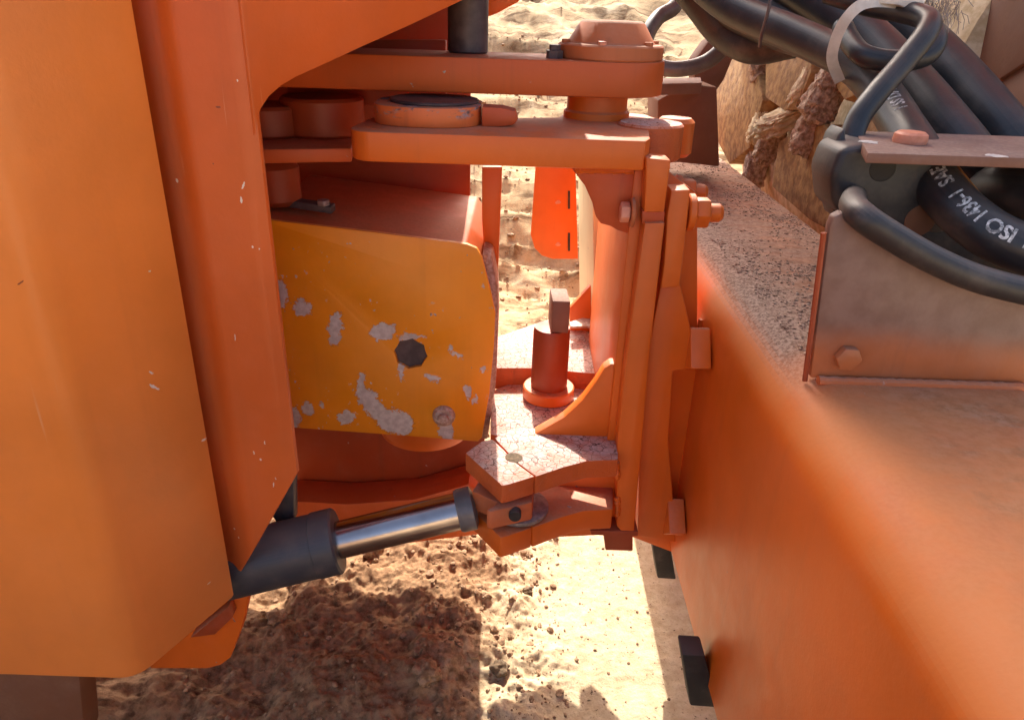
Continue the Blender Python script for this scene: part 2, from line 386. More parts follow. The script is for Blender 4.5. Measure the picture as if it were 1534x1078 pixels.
def ground_mat():
    b = NB('soil'); o = b.xyz()
    n1 = b.noise(2.0, 6, 0.6); n2 = b.noise(26, 7, 0.7); n3 = b.noise(170, 4, 0.7)
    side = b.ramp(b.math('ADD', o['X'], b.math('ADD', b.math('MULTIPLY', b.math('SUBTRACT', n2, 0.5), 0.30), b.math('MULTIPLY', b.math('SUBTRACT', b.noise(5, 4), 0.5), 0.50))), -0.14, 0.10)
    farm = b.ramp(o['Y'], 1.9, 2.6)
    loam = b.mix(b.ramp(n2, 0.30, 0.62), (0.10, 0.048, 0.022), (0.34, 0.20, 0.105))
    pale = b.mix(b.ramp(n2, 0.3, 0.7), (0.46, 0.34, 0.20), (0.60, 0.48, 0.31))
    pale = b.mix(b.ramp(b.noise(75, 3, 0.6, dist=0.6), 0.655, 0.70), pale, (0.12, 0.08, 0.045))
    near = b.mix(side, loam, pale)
    lay = b.noise(1.0, 7, 0.68, b.stretch(2.2, 9.0, 1.0), dist=0.8)
    far = b.mix(b.ramp(lay, 0.36, 0.56), (0.13, 0.07, 0.03), (0.46, 0.33, 0.18))
    far = b.mix(b.ramp(n1, 0.50, 0.70, 0.0, 0.7), far, (0.58, 0.47, 0.31))
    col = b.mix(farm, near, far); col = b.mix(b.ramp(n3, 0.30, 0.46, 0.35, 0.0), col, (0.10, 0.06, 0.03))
    nr = b.bump(n2, 0.5, 0.012); nr = b.bump(n3, 0.6, 0.003, nr)
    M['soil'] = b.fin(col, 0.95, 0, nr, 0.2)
ground_mat()

# ================================================================== THE SETTING
def ground_height(x, y):
    left = 1 - sstep(-0.16, 0.16, x + 0.30 * fbm(x, y, 3.0, 5, 0.6))
    near = 1 - sstep(2.0, 3.2, y)
    h = 0.018 * fbm(x, y, 2.5, 4) * near
    h += left * near * (0.035 + 0.055 * fbm(x + 5, y, 5.0, 5, 0.55) + 0.017 * fbm(x, y + 3, 16.0, 5, 0.55))
    h += near * 0.0045 * fbm(x, y, 55.0, 3, 0.6) * (0.5 + left)
    far = 1 - near
    lay = fbm(x * 0.55, y * 1.9 + 0.4 * x, 1.5, 6, 0.58, True)
    h += far * (0.15 * lay + 0.04 * fbm(x, y, 3.0, 4))
    rise = np.maximum(0, y - 3.4)
    h += 0.30 * np.minimum(rise, 9.0) * sstep(0, 1.2, rise) + 0.05 * np.maximum(0, rise - 9)
    h += sstep(5, 8, y) * 0.30 * fbm(x, y, 0.7, 5, 0.6, True)
    h += 0.5 * np.clip(-3.0 - y, 0, 2.6) + (1 - sstep(-4.5, -3.0, y)) * 0.3 * fbm(x, y, 0.8, 4)  # unseen bank behind the camera, added to bounce sun onto the front faces
    return h
def axis_coords(lo, hi, step, out_lo, out_hi, g=1.05):
    a = list(np.arange(lo, hi, step)); s = step; v = a[-1]
    while v < out_hi: s *= g; v += s; a.append(v)
    s = step; v = lo; pre = []
    while v > out_lo: s *= g * 1.06; v -= s; pre.append(v)
    return np.array(pre[::-1] + a)
gx = axis_coords(-0.75, 0.45, 0.0045, -60, 60, 1.045); gy = axis_coords(1.1, 2.05, 0.0045, -12, 90, 1.011)
XX, YY = np.meshgrid(gx, gy); hz = ground_height(XX.ravel(), YY.ravel())
co = np.stack([XX.ravel(), YY.ravel(), hz], 1)
nx, ny = len(gx), len(gy)
ii = (np.arange(ny - 1)[:, None] * nx + np.arange(nx - 1)[None]).ravel()
quads = np.stack([ii, ii + 1, ii + nx + 1, ii + nx], 1)
def np_mesh(name, co, quads):
    me = bpy.data.meshes.new(name); k = quads.shape[1]
    me.vertices.add(len(co)); me.vertices.foreach_set('co', co.astype(np.float32).ravel())
    me.loops.add(quads.size); me.loops.foreach_set('vertex_index', quads.astype(np.int32).ravel())
    me.polygons.add(len(quads)); me.polygons.foreach_set('loop_start', np.arange(0, quads.size, k, dtype=np.int32)); me.polygons.foreach_set('loop_total', np.full(len(quads), k, dtype=np.int32))
    me.update(calc_edges=True); me.validate(); return me
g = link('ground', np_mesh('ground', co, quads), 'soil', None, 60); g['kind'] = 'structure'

def rock_np(r, seed, sub=2, rough=0.35, flat=0.75):
    bm = bmesh.new(); bmesh.ops.create_icosphere(bm, subdivisions=sub, radius=1.0)
    v = np.array([q.co[:] for q in bm.verts]); f = np.array([[q.index for q in t.verts] for t in bm.faces]); bm.free()
    n = pnoise(v[:, 0] * 1.3 + seed * 3.1, v[:, 1] * 1.3 + seed, v[:, 2] * 1.3) + 0.5 * pnoise(v[:, 0] * 3.1 + seed, v[:, 1] * 3.1, v[:, 2] * 3.1 + seed)
    v = v * (1 + rough * 1.6 * n)[:, None] * r; v[:, 2] *= flat; return v, f
# loose grit and crumbs: nobody could count them
vs, fs, off = [], [], 0
protos = [rock_np(1.0, k, 1, 0.4) for k in range(6)]
def scatter(n, x0, x1, y0, y1, rmin, rmax, keep=None):
    global off
    X = rng.uniform(x0, x1, n); Y = rng.uniform(y0, y1, n); rr = rmin + (rmax - rmin) * rng.random(n) ** 5
    if keep is not None:
        k = keep(X, Y); X, Y, rr = X[k], Y[k], rr[k]
    Zg = ground_height(X, Y)
    for i in range(len(X)):
        v, f = protos[i % 6]; a = rng.uniform(0, 6.28); ca, sa = math.cos(a), math.sin(a)
        q = np.stack([v[:, 0] * ca - v[:, 1] * sa, v[:, 0] * sa + v[:, 1] * ca, v[:, 2]], 1) * rr[i] * rng.uniform(0.7, 1.3, 3) + (X[i], Y[i], Zg[i] + rr[i] * 0.25)
        vs.append(q); fs.append(f + off); off += len(v)
scatter(1500, -0.75, 0.08, 1.1, 2.1, 0.0012, 0.009)
scatter(420, -0.22, 0.16, 1.15, 1.85, 0.0015, 0.013)
scatter(350, 0.0, 0.42, 1.1, 2.1, 0.0015, 0.006)
scatter(1800, -0.5, 1.2, 2.3, 7.0, 0.005, 0.02)
o = link('soil_crumbs', np_mesh('soil_crumbs', np.concatenate(vs), np.concatenate(fs)), 'dirt', None, 40)
tag(o, 'loose brown soil crumbs and grit scattered over the ground', 'gravel', kind='stuff')
def clod(px, py, r, seed, label, mat='dirt'):
    c = P(px, py, Z=0.02); v, f = rock_np(r, seed, 4, 0.45)
    z = float(ground_height(np.array([c.x]), np.array([c.y]))[0])
    tag(link('dirt_clod', np_mesh('dirt_clod', v + (c.x, c.y, z + r * 0.35), f), mat, None, 60), label, 'clod', 'dirt clods on the ground')
clod(791, 881, 0.014, 3, 'small dark clod on pale ground just below the lower lug plates', 'dark_clod')
clod(748, 1006, 0.022, 5, 'brown clod at the edge of the shadow on the pale ground', 'dark_clod')
clod(640, 1030, 0.030, 8, 'sunlit tan clod lying within the machine shadow near the bottom')
clod(415, 938, 0.026, 11, 'lumpy clod at the shadow edge below the hydraulic barrel')
clod(560, 832, 0.030, 14, 'crumbly clod right under the chrome piston rod')

# ================================================================== FRONT FRAME (left half of the machine)
ff = thing('front_frame', (-0.8, 1.2, 0), 'orange front frame of the machine, tall panels at the left with hinge arm', 'machine frame')
ZB = 0.50
A0 = P(-260, 1030, Z=ZB); A1 = P(205, 1018, Z=ZB); A2 = P(352, 893, Z=ZB)
def side_panel():
    bm = bmesh.new(); prof = []
    a = Vector((-2.2, A1.y, 0)); b = Vector((A1.x, A1.y, 0)); c = Vector((A2.x, A2.y, 0)); r = 0.034
    d1 = (b - a).normalized(); d2 = (c - b).normalized()
    p0 = b - d1 * r; p1 = b + d2 * r
    prof.append(a)
    for k in range(13):
        t = k / 12; prof.append((1 - t) ** 2 * p0 + 2 * t * (1 - t) * b + t * t * p1)
    prof.append(c); n2 = Vector((-d2.y, d2.x, 0))
    e = c + n2 * 0.02
    prof.append(c + n2 * 0.012 + d2 * 0.004)
    prof += [c + Vector((-0.03, 0.03, 0)), Vector((-2.2, c.y + 0.03, 0))]
    lo = [bm.verts.new((p.x, p.y, ZB)) for p in prof]
    bm.faces.new(lo); r_ = bmesh.ops.extrude_face_region(bm, geom=list(bm.faces))
    bmesh.ops.translate(bm, verts=[v for v in r_['geom'] if isinstance(v, bmesh.types.BMVert)], vec=(0, 0, 2.3 - ZB))
    # the lower rear corner is cut away at a slant
    corner = min((v for v in bm.verts if v.co.z < ZB + 0.01), key=lambda v: (v.co.xy - c.xy).length)
    bmesh.ops.recalc_face_normals(bm, faces=bm.faces); bevel(bm, 0.006, 2, 40)
    return link('side_panel', bm, 'orange_panel', ff)
side_panel()
YC = A2.y + 0.012
def corner_panel():
    bm = bmesh.new(); x1 = P(385, 195, Y=YC).x; x0 = A2.x - 0.06; cols = []
    dl = P(353, 872, Y=YC); dr = P(436, 726, Y=YC)
    for k in range(33):
        t = k / 32; x = x0 + (x1 - x0) * t
        y = YC + 0.040 * (1 - sstep(0.15, 0.55, t)) + 0.006 * sstep(0.9, 1.0, t)
        zb_ = dl.z + (dr.z - dl.z) * min(1.0, (x - dl.x) / (dr.x - dl.x)) + 0.02 * max(0, (x - dr.x) / (x1 - dr.x + 1e-6)) if x > dl.x else dl.z
        cols.append([(x, y + 0.0, zb_), (x, y, 2.2), (x, y + 0.014, 2.2), (x, y + 0.014, zb_)])
    V = [[bm.verts.new(q) for q in c] for c in cols]
    for a_, b_ in zip(V, V[1:]):
        for k in range(4): bm.faces.new([a_[k], a_[(k + 1) % 4], b_[(k + 1) % 4], b_[k]])
    bm.faces.new(V[0]); bm.faces.new(V[-1][::-1])
    bmesh.ops.recalc_face_normals(bm, faces=bm.faces); bevel(bm, 0.003, 2, 50)
    link('corner_panel', bm, 'orange_corner', ff)
corner_panel()
# cheek gusset running back to the right, with its big round cut-out
ga = P(362, 40, Y=YC); gb = P(700, 0, Y=1.42)
gp = PV(ga, gb, [(357, -20), (388, 205), (386, 180), (392, 163), (404, 145), (422, 129), (446, 115), (480, 100), (540, 72), (620, 36), (700, -2), (760, -30)])[1:]
gp = [gp[0]] + gp[1:]
u0 = PV(ga, gb, [(357, -20)])[0]
gpts = [Vector((u0.x, u0.y, 2.1))] + PV(ga, gb, [(383, 205)]) + gp[1:] + [Vector((gp[-1].x, gp[-1].y, 2.1))]
gn = Vector((-(gb - ga).y, (gb - ga).x, 0)).normalized()
plate('cheek_gusset', gpts, gn * 0.022, 'orange_corner', ff, 0.003)
# inner wall and floor of the front frame, mostly dark
xw = P(705, 60, Y=1.95).x
plate('inner_wall', [(-1.6, 1.95, 0.62), (-0.52, 1.95, 0.60), (-0.48, 1.95, 0.52), (-0.40, 1.95, 0.50), (-0.36, 1.95, 0.60), (-0.33, 1.95, 0.48), (-0.22, 1.95, 0.50), (-0.14, 1.95, 0.49), (xw - 0.02, 1.95, 0.52), (xw + 0.03, 1.95, 0.60), (xw - 0.03, 1.95, 0.68), (xw, 1.95, 0.74), (xw, 1.95, 2.2), (-1.6, 1.95, 2.2)], (0, 0.025, 0), 'orange_inner_shade', ff, 0.003)  # low edges cut ragged to shape the shadow on the ground
box('inner_side', (-0.90, 1.2, 0.40), (-0.875, 1.94, 2.2), 'orange_inner_shade', ff)
plate('bulkhead', PY(1.70, [(430, 60), (668, 60), (668, 150), (430, 165)]), (0, 0.02, 0), 'orange_inner_shade', ff)
box('roof_plate', (-2.2, 1.13, 2.21), (-0.12, 2.0, 2.24), 'orange_inner_shade', ff)
box('overhead_shade', (-0.86, 1.26, 1.66), (0.10, 1.94, 1.70), 'orange_inner_shade', ff)  # unseen slab added over the hinge to block sky light
# shelves and bosses behind the cut-out
Zs = P(450, 222, Y=1.42).z
plate('shelf', PZ(Zs, [(380, 224), (526, 222), (530, 205), (380, 205)]), (0, 0, -0.026), 'orange_arm', ff)
c = P(485, 190, Y=1.60)
lathe('boss', (c.x, c.y, Zs), (0, 0, 1), cyl_prof(0.085, 0, 0.075, 0.006), 'orange_inner_shade', ff)
c = P(402, 190, Y=1.56); lathe('boss', (c.x, c.y, Zs), (0, 0, 1), cyl_prof(0.07, 0, 0.06, 0.006), 'orange_inner_shade', ff)
plate('rib', PY(1.74, [(443, 132), (498, 132), (498, 160), (443, 160)]), (0, 0.03, 0), 'orange', ff)
plate('rib', PY(1.74, [(503, 132), (512, 132), (512, 160), (503, 160)]), (0, 0.03, 0), 'orange', ff)
c = P(412, 262, Y=1.55); lathe('boss', c, (0, 0, 1), cyl_prof(0.05, -0.06, 0.03, 0.012), 'orange_inner_shade', ff)
# hinge arm with its round end, pin cap and collar
YA = 1.56; cc = P(916, 92, Y=YA); ZA1 = P(880, 92, Y=YA - 0.10).z; ZA0 = P(880, 146, Y=YA - 0.10).z; RA = 0.103
arm = [(-0.62, YA - RA), (cc.x, YA - RA)] + [(cc.x + RA * math.sin(t), YA - RA * math.cos(t)) for t in np.linspace(0.12, math.pi - 0.12, 18)] + [(cc.x, YA + RA), (-0.62, YA + RA)]
plate('hinge_arm', [(x, y, ZA0) for x, y in arm], (0, 0, ZA1 - ZA0), 'orange_arm', ff, 0.004)
cap = lathe('pin_cap', (cc.x - 0.004, YA, ZA1), (0, 0, 1), [(0, 0), (0.100, 0), (0.102, 0.003), (0.102, 0.024), (0.099, 0.027), (0.086, 0.028), (0.083, 0.031), (0.062, 0.064), (0.055, 0.068), (0, 0.069)], 'cap_paint', ff, 48)
for k in range(6):
    a = 0.45 + k * math.pi / 3
    link('cap_bolt', hexbolt_bm((cc.x - 0.004 + 0.091 * math.cos(a - 2.3), YA + 0.091 * math.sin(a - 2.3), ZA1 + 0.024), (0, 0, 1), 0.0085, 0.010), 'pink_primer' if k == 0 else 'cap_paint', cap)
ZF = P(968, 211, Y=1.28).z
lathe('pin_collar', (cc.x - 0.022, YA, ZF), (0, 0, 1), [(0, 0), (0.066, 0), (0.066, 0.012), (0.060, 0.016), (0.060, ZA0 - ZF), (0, ZA0 - ZF)], 'orange', ff, 40)
c = P(831, 80, Y=YA - 0.05)
gn_ = lathe('grease_fitting', (c.x, c.y, ZA1), (0, 0, 1), [(0, 0), (0.016, 0), (0.016, 0.014), (0.011, 0.015), (0.011, 0.024), (0, 0.025)], 'steel_dark', ff, 6)
# shaft standing on the arm and the cheek plate behind it
c = P(701, 70, Y=1.60); lathe('shaft', (c.x, 1.60, ZA1), (0, 0, 1), cyl_prof(0.040, 0, 0.75), 'steel_dark', ff)
plate('rear_cheek', PY(1.78, [(724, 28), (745, 20), (775, 4), (800, -20), (724, -20)]), (0, 0.02, 0), 'orange', ff)
# lower hinge plate and lower flange
plate('lower_hinge_plate', PY(1.60, [(430, 750), (520, 755), (620, 748), (702, 725), (722, 740), (722, 800), (600, 815), (430, 830)]), (0, 0.10, 0), 'orange_occluded', ff, 0.004)
plate('recess_shade_wall', [(-0.88, 1.705, 0.25), (-0.36, 1.705, 0.26), (-0.345, 1.705, 0.28), (-0.30, 1.705, 0.30), (-0.17, 1.705, 0.31), (-0.10, 1.705, 0.29), (-0.07, 1.705, 0.33), (-0.062, 1.705, 0.62), (-0.88, 1.705, 0.62)], (0, 0.02, 0), 'orange_inner_shade', ff, 0.002)  # added behind the recess to keep sun out; low edge shapes the shadow
fl = PY(1.16, [(225, 960), (352, 880), (372, 895), (362, 940), (345, 985), (330, 996), (310, 1001), (225, 1001)])
plate('lower_flange', fl, (0, 0.03, 0), 'orange', ff, 0.003)
plate('flange_shade', PY(1.13, [(285, 955), (342, 908), (348, 925), (322, 950)]), (0, 0.028, 0), 'orange_inner_shade', ff, 0.002)  # dark sheet standing for the triangular shadow at the flange
plate('belly_plate', PY(1.02, [(-300, 1000), (118, 1000), (128, 1110), (-300, 1130)]), (0, 0.06, 0), 'rusty_brown', ff, 0.008)

# ================================================================== HOUSING (yellow-orange box)
hs = thing('transmission_housing', (-0.3, 1.6, 0.5), 'yellow-orange steel housing with scraped grey patches and a dark octagonal hole', 'housing')
front = PY(BOX_Y, [(380, 325), (395, 329), (560, 348), (700, 366), (714, 372), (722, 385), (736, 440), (742, 470), (740, 520), (733, 590), (722, 655), (716, 661), (600, 652), (435, 640), (380, 636)])
hc = P(615, 530, Y=BOX_Y)
hole = [hc + Vector((math.cos(a + 0.25), 0, math.sin(a + 0.25))) * (0.037 if k % 2 else 0.033) for k, a in enumerate(np.linspace(0, 2 * math.pi, 16, endpoint=False))]
plate('face_plate', front, (0, 0.012, 0), 'housing_paint', hs, 0.003, [hole])
back = [Vector((p.x, BOX_Y + 0.0125, p.z)) for p in PY(BOX_Y, [(380, 327), (560, 350), (697, 368), (722, 404), (733, 460), (728, 560), (714, 655), (435, 637), (380, 633)])]
bmx = plate_bm(back, (0, 0.42, 0), 0.004)
bmx.faces.ensure_lookup_table()
link('casing', bmx, 'orange_arm', hs)
link('hole_plug', lathe_bm((hc.x, BOX_Y + 0.0118, hc.z), (0, -1, 0), [(0, 0), (0.05, 0), (0.05, 0.0005), (0, 0.0005)], 24), 'steel_dark', hs)
bc = P(665, 622, Y=BOX_Y)
bt = lathe('bolt_boss', (bc.x, BOX_Y, bc.z), (0, -1, 0), [(0, -0.002), (0.026, 0), (0.025, 0.006), (0.020, 0.012), (0, 0.013)], 'weld_rust', hs, 20)
link('bolt_head', hexbolt_bm((bc.x, BOX_Y - 0.012, bc.z), (0, -1, 0), 0.014, 0.012, 0.3), 'weld_rust', bt)
c = P(640, 655, Y=1.68); lathe('drum', (c.x, 1.66, 0.0), (0, 0, 1), [(0, 0.49), (0.09, 0.49), (0.115, 0.505), (0.125, 0.53), (0.125, 0.62), (0, 0.62)], 'orange', hs, 48)
# scruffy side flange of the housing at its right
plate('side_flange', PY(1.60, [(722, 250), (752, 250), (750, 300), (746, 400), (742, 420), (728, 420), (722, 330)]), (0, 0.05, 0), 'orange', hs, 0.003)
plate('edge_weld', PY(BOX_Y + 0.05, [(722, 380), (736, 385), (745, 430), (746, 480), (742, 580), (730, 660), (716, 655), (728, 500)]), (0, 0.10, 0), 'weld_rust', hs, 0.006)
# loose bar lying on the housing
pb = [P(370, 293, Y=1.56), P(430, 300, Y=1.54), P(498, 312, Y=1.52)]
zt = [p.z for p in pb]
bar = thing('steel_rod', pb[1], 'flat grey steel rod lying on top of the yellow-orange housing', 'rod')
d = pb[2] - pb[0]
link('shank', plate_bm([pb[0] + Vector((0, -.012, .006)), pb[2] + Vector((0, -.012, .006)), pb[2] + Vector((0.004, .014, .008)), pb[0] + Vector((0, .014, .008))], (0, 0, -0.016), 0.003), 'steel_dark', bar)
link('rod_end', hexbolt_bm(pb[2] + Vector((-0.018, 0, 0.005)), (0, 0, 1), 0.014, 0.012), 'steel_grey', bar)

# ================================================================== HYDRAULIC CYLINDER
hcyl = thing('hydraulic_cylinder', (-0.4, 1.15, 0.5), 'steering hydraulic cylinder with slate barrel and shiny chrome piston rod', 'cylinder')
E0 = P(762, 747, Y=1.235); Bx = P(352, 846, Y=1.135)
ax = (E0 - Bx).normalized(); Lb = (P(505, 802, Y=Bx.y + 0.04) - Bx).length
B0 = Bx - ax * 0.25
lathe('barrel', B0, ax, [(0, 0), (0.064, 0), (0.064, 0.25 + Lb - 0.045), (0.066, 0.25 + Lb - 0.044), (0.066, 0.25 + Lb - 0.004), (0.062, 0.25 + Lb), (0.040, 0.25 + Lb + 0.001), (0, 0.25 + Lb + 0.001)], 'barrel_paint', hcyl, 56)
Lr = (P(703, 757, Y=1.225) - Bx).length
lathe('piston_rod', B0, ax, [(0, 0.25 + Lb - 0.01), (0.0375, 0.25 + Lb - 0.01), (0.0375, 0.25 + Lr - 0.022), (0, 0.25 + Lr - 0.022)], 'chrome', hcyl, 40)
eye = lathe('rod_collar', B0, ax, [(0, 0.25 + Lr - 0.026), (0.041, 0.25 + Lr - 0.026), (0.044, 0.25 + Lr - 0.020), (0.044, 0.25 + Lr + 0.006), (0.03, 0.25 + Lr + 0.012), (0, 0.25 + Lr + 0.014)], 'grey_hose', hcyl, 32)
plate('barrel_port', PY(1.20, [(404, 770), (425, 680), (440, 680), (441, 782), (418, 790)]), (0, 0.03, 0), 'barrel_paint', hcyl, 0.006)

# ================================================================== REAR FRAME (right half)
rf = thing('rear_frame', (0.6, 1.4, 0), 'orange rear frame at the right, long cross beam with hinge plates and lugs', 'machine frame')
YH = 1.28; ZT = 1.02; XB = 0.39; ZL = 0.353
# cross beam with a wide rolled upper edge
prof = []; rad = 0.085
prof.append((XB, ZL + 0.012)); prof.append((XB + 0.012, ZL)); prof = [(XB + 0.004, ZL), (XB, ZL + 0.004)]
for k in range(17):
    a = math.pi - k / 16 * math.pi / 2; prof.append((XB + rad + rad * math.cos(a), ZT - rad + rad * math.sin(a)))
prof += [(0.742, ZT), (0.75, ZT - 0.008), (0.75, ZL)]
bm = plate_bm([(x, -0.6, z) for x, z in prof], (0, 3.65, 0), 0)
link('cross_beam', bm, 'beam_paint', rf, 40)
# upper hinge plate (fork)
XL = P(526, 196, Y=YH).x; XR = P(968, 211, Y=YH).x
fk = [(XR, YH), (XL + 0.03, YH)] + [(XL + 0.03 - 0.04 * math.sin(t), YH + 0.05 - 0.05 * math.cos(t)) for t in np.linspace(0.2, math.pi / 2, 8)] + [(XL, YH + 0.17), (XL + 0.06, YH + 0.22), (0.0, YH + 0.235), (cc.x - 0.1, YA - 0.02), (cc.x - 0.08, YA + 0.08), (cc.x, YA + 0.12), (cc.x + 0.09, YA + 0.07), (cc.x + 0.11, YA - 0.02), (XR + 0.03, YH + 0.17), (XR + 0.012, YH + 0.03)]
plate('hinge_plate', [(x, y, ZF) for x, y in fk], (0, 0, -0.050), 'orange', rf, 0.004)
c = P(975, 188, Z=ZF)
lathe('hinge_boss', (c.x, c.y, ZF - 0.06), (0, 0, 1), cyl_prof(0.062, 0, 0.066, 0.004), 'orange_cracked', rf, 36)
lathe('hinge_boss', (c.x + 0.065, c.y + 0.09, ZF - 0.07), (0, 0, 1), cyl_prof(0.038, 0, 0.075, 0.008), 'orange', rf, 28)
b0 = P(552, 188, Z=ZF); b1 = P(720, 189, Z=ZF)
def scuff_extra(b, col, rr):
    m = b.math('MULTIPLY', b.ramp(b.noise(26, 6, 0.7, b.stretch(1, 1, 3.5)), 0.50, 0.60), b.ramp(b.xyz()['Z'], ZF + 0.012, ZF + 0.022))
    return b.mix(m, col, b.mix(b.ramp(b.noise(90, 3), 0.4, 0.6), (0.06, 0.055, 0.06), (0.28, 0.24, 0.25))), rr
paint('scuffed_paint', ORANGE, 0.45, 0.5, 0.3, extra=scuff_extra)
dm_ = ((b0.x + b1.x) / 2, YH + 0.155)
sd = link('stop_block', plate_bm([(dm_[0] + (b1.x - b0.x) / 2 * math.cos(t), dm_[1] + 0.10 * (abs(math.sin(t)) ** 0.6) * math.copysign(1, math.sin(t)), ZF) for t in np.linspace(0, 2 * math.pi, 40, endpoint=False)], (0, 0, 0.034), 0.003), 'scuffed_paint', rf)
lathe('worn_disc', (dm_[0] + 0.01, dm_[1], ZF + 0.034), (0, 0, 1), cyl_prof(0.082, 0, 0.006, 0.002), 'steel_dark', sd, 36)
e = PY(YH + 0.10, [(722, 160), (752, 162), (772, 167), (776, 178), (770, 187), (750, 190), (722, 190)])
plate('stop_block', e, (0, 0.05, 0), 'orange_deep', rf, 0.002)
# upright post and backing plate
plate('mount_plate', PY(1.41, [(978, 240), (1045, 290), (1045, 560), (1015, 830), (935, 800), (945, 520)]), (0, 0.03, 0), 'orange', rf, 0.003)
plate('post_plate', PY(YH, [(966, 334), (938, 540), (925, 660), (924, 788), (930, 795), (950, 797), (951, 780), (962, 660), (972, 540), (996, 334)]), (0, 0.045, 0), 'orange', rf, 0.003)
plate('post_head', PY(YH - 0.006, [(968, 236), (1005, 240), (1004, 252), (995, 318), (965, 318), (968, 262)]), (0, 0.05, 0), 'orange', rf, 0.003)
plate('post_pin', PY(YH + 0.012, [(962, 316), (996, 316), (995, 336), (962, 336)]), (0, 0.03, 0), 'orange_deep', rf, 0.002)
plate('backing_plate', PY(YH + 0.01, [(1006, 285), (1034, 284), (1033, 300), (1022, 400), (1018, 430), (990, 432), (995, 395), (1000, 320)]), (0, 0.05, 0), 'orange', rf, 0.003)
plate('backing_flare', PY(YH + 0.05, [(990, 425), (1019, 425), (1034, 490), (1035, 552), (1008, 556), (1001, 660), (1008, 745), (1012, 812), (955, 803), (958, 672), (972, 520)]), (0, 0.04, 0), 'orange', rf, 0.003)
plate('wedge_block', PXX(0.35, [(976, 746), (1000, 746), (1003, 800), (978, 800)]), (0.036, 0, 0), 'orange', rf, 0.003)
plate('edge_block', PXX(0.345, [(1007, 492), (1034, 490), (1035, 552), (1006, 552)]), (0.04, 0, 0), 'orange', rf, 0.004)
# bolts: through the post head, with nuts on the right
bh = P(943, 318, Y=YH + 0.03)
bl = lathe('washer', (bh.x + 0.008, bh.y, bh.z), (-1, 0, 0), cyl_prof(0.026, 0, 0.007, 0.001), 'cap_paint', rf, 28)
link('bolt_head', hexbolt_bm((bh.x, bh.y, bh.z), (-1, 0, 0), 0.019, 0.017, 0.5), 'pink_primer', bl)
nb_ = P(1042, 318, Y=YH + 0.04)
for q, s in ((nb_, 1.0), (nb_ + Vector((0.0, 0.13, 0.008)), 0.95)):
    wv = lathe('washer', q - Vector((0.016, 0, 0)), (1, 0, 0), cyl_prof(0.033 * s, 0, 0.013, 0.002), 'orange', rf, 28)
    link('nut', hexbolt_bm(q - Vector((0.003, 0, 0)), (1, 0, 0), 0.029 * s, 0.026, 0.25), 'orange', wv)
    lathe('stud', q + Vector((0.022, 0, 0)), (1, 0, 0), [(0, 0), (0.0165 * s, 0), (0.0165 * s, 0.020), (0.012 * s, 0.026), (0, 0.029)], 'orange', wv, 20)
# web wall behind the post, facing left
plate('web_plate', [Vector((0.205, YH + 0.045, 1.25)), Vector((0.205, YH + 0.045, 0.62)), Vector((0.205, 1.83, 0.62)), Vector((0.205, 1.83, 1.25))], (0.03, 0, 0), 'orange', rf, 0.003)
plate('upper_gusset', PY(YH + 0.05, [(856, 252), (950, 252), (962, 335), (940, 350), (925, 345), (915, 339), (900, 335), (893, 325), (888, 305), (876, 278)]), (0, 0.03, 0), 'orange_deep', rf, 0.002)
plate('lower_gusset', PY(YH + 0.06, [(937, 540), (926, 545), (915, 545), (905, 552), (893, 572), (872, 600), (845, 625), (815, 642), (801, 650), (800, 662), (915, 665), (925, 660)]), (0, 0.03, 0), 'orange', rf, 0.003)
plate('gusset_step', PZ(P(860, 655, Y=YH + 0.055).z, [(801, 655), (913, 655), (914, 664), (801, 661)]), (0, 0, -0.012), 'orange', rf, 0.002)
# sloped strip and far plates of the rear frame seen through the gap
plate('sloped_strip', [P(866, 250, Y=2.05), P(888, 300, Y=1.86), P(891, 545, Y=1.86), P(868, 440, Y=2.05)], (0.03, 0.004, -0.01), 'sunlit_cream', rf, 0.002)
ft = plate('far_plate', PY(3.3, [(803, 240), (862, 240), (866, 388), (828, 388), (812, 383), (801, 372), (795, 352)]), (0, 0.03, 0), 'orange', rf, 0.003)
for py_ in (300, 363):
    plate('slot', PY(3.296, [(851, py_ - 14), (854, py_ - 14), (854, py_ + 13), (851, py_ + 13)]), (0, 0.006, 0), 'black_rubber', ft, 0)
    cq = P(836, py_ + 3, Y=3.299); v, f = rock_np(0.012, py_, 2, 0.6)
    link('paint_blister', np_mesh('paint_blister', v * (1, 0.15, 1) + tuple(cq), f), 'pink_primer', ft)
plate('far_bracket', PY(1.90, [(853, 462), (888, 424), (890, 540), (872, 556), (856, 548)]), (0, 0.02, 0), 'orange', rf, 0.002)
plate('torn_lip', PZ(P(880, 483, Y=1.85).z, [(853, 482), (872, 476), (905, 478), (902, 492), (878, 488), (855, 489)]), (0, 0, -0.006), 'weld_rust', rf, 0.001)
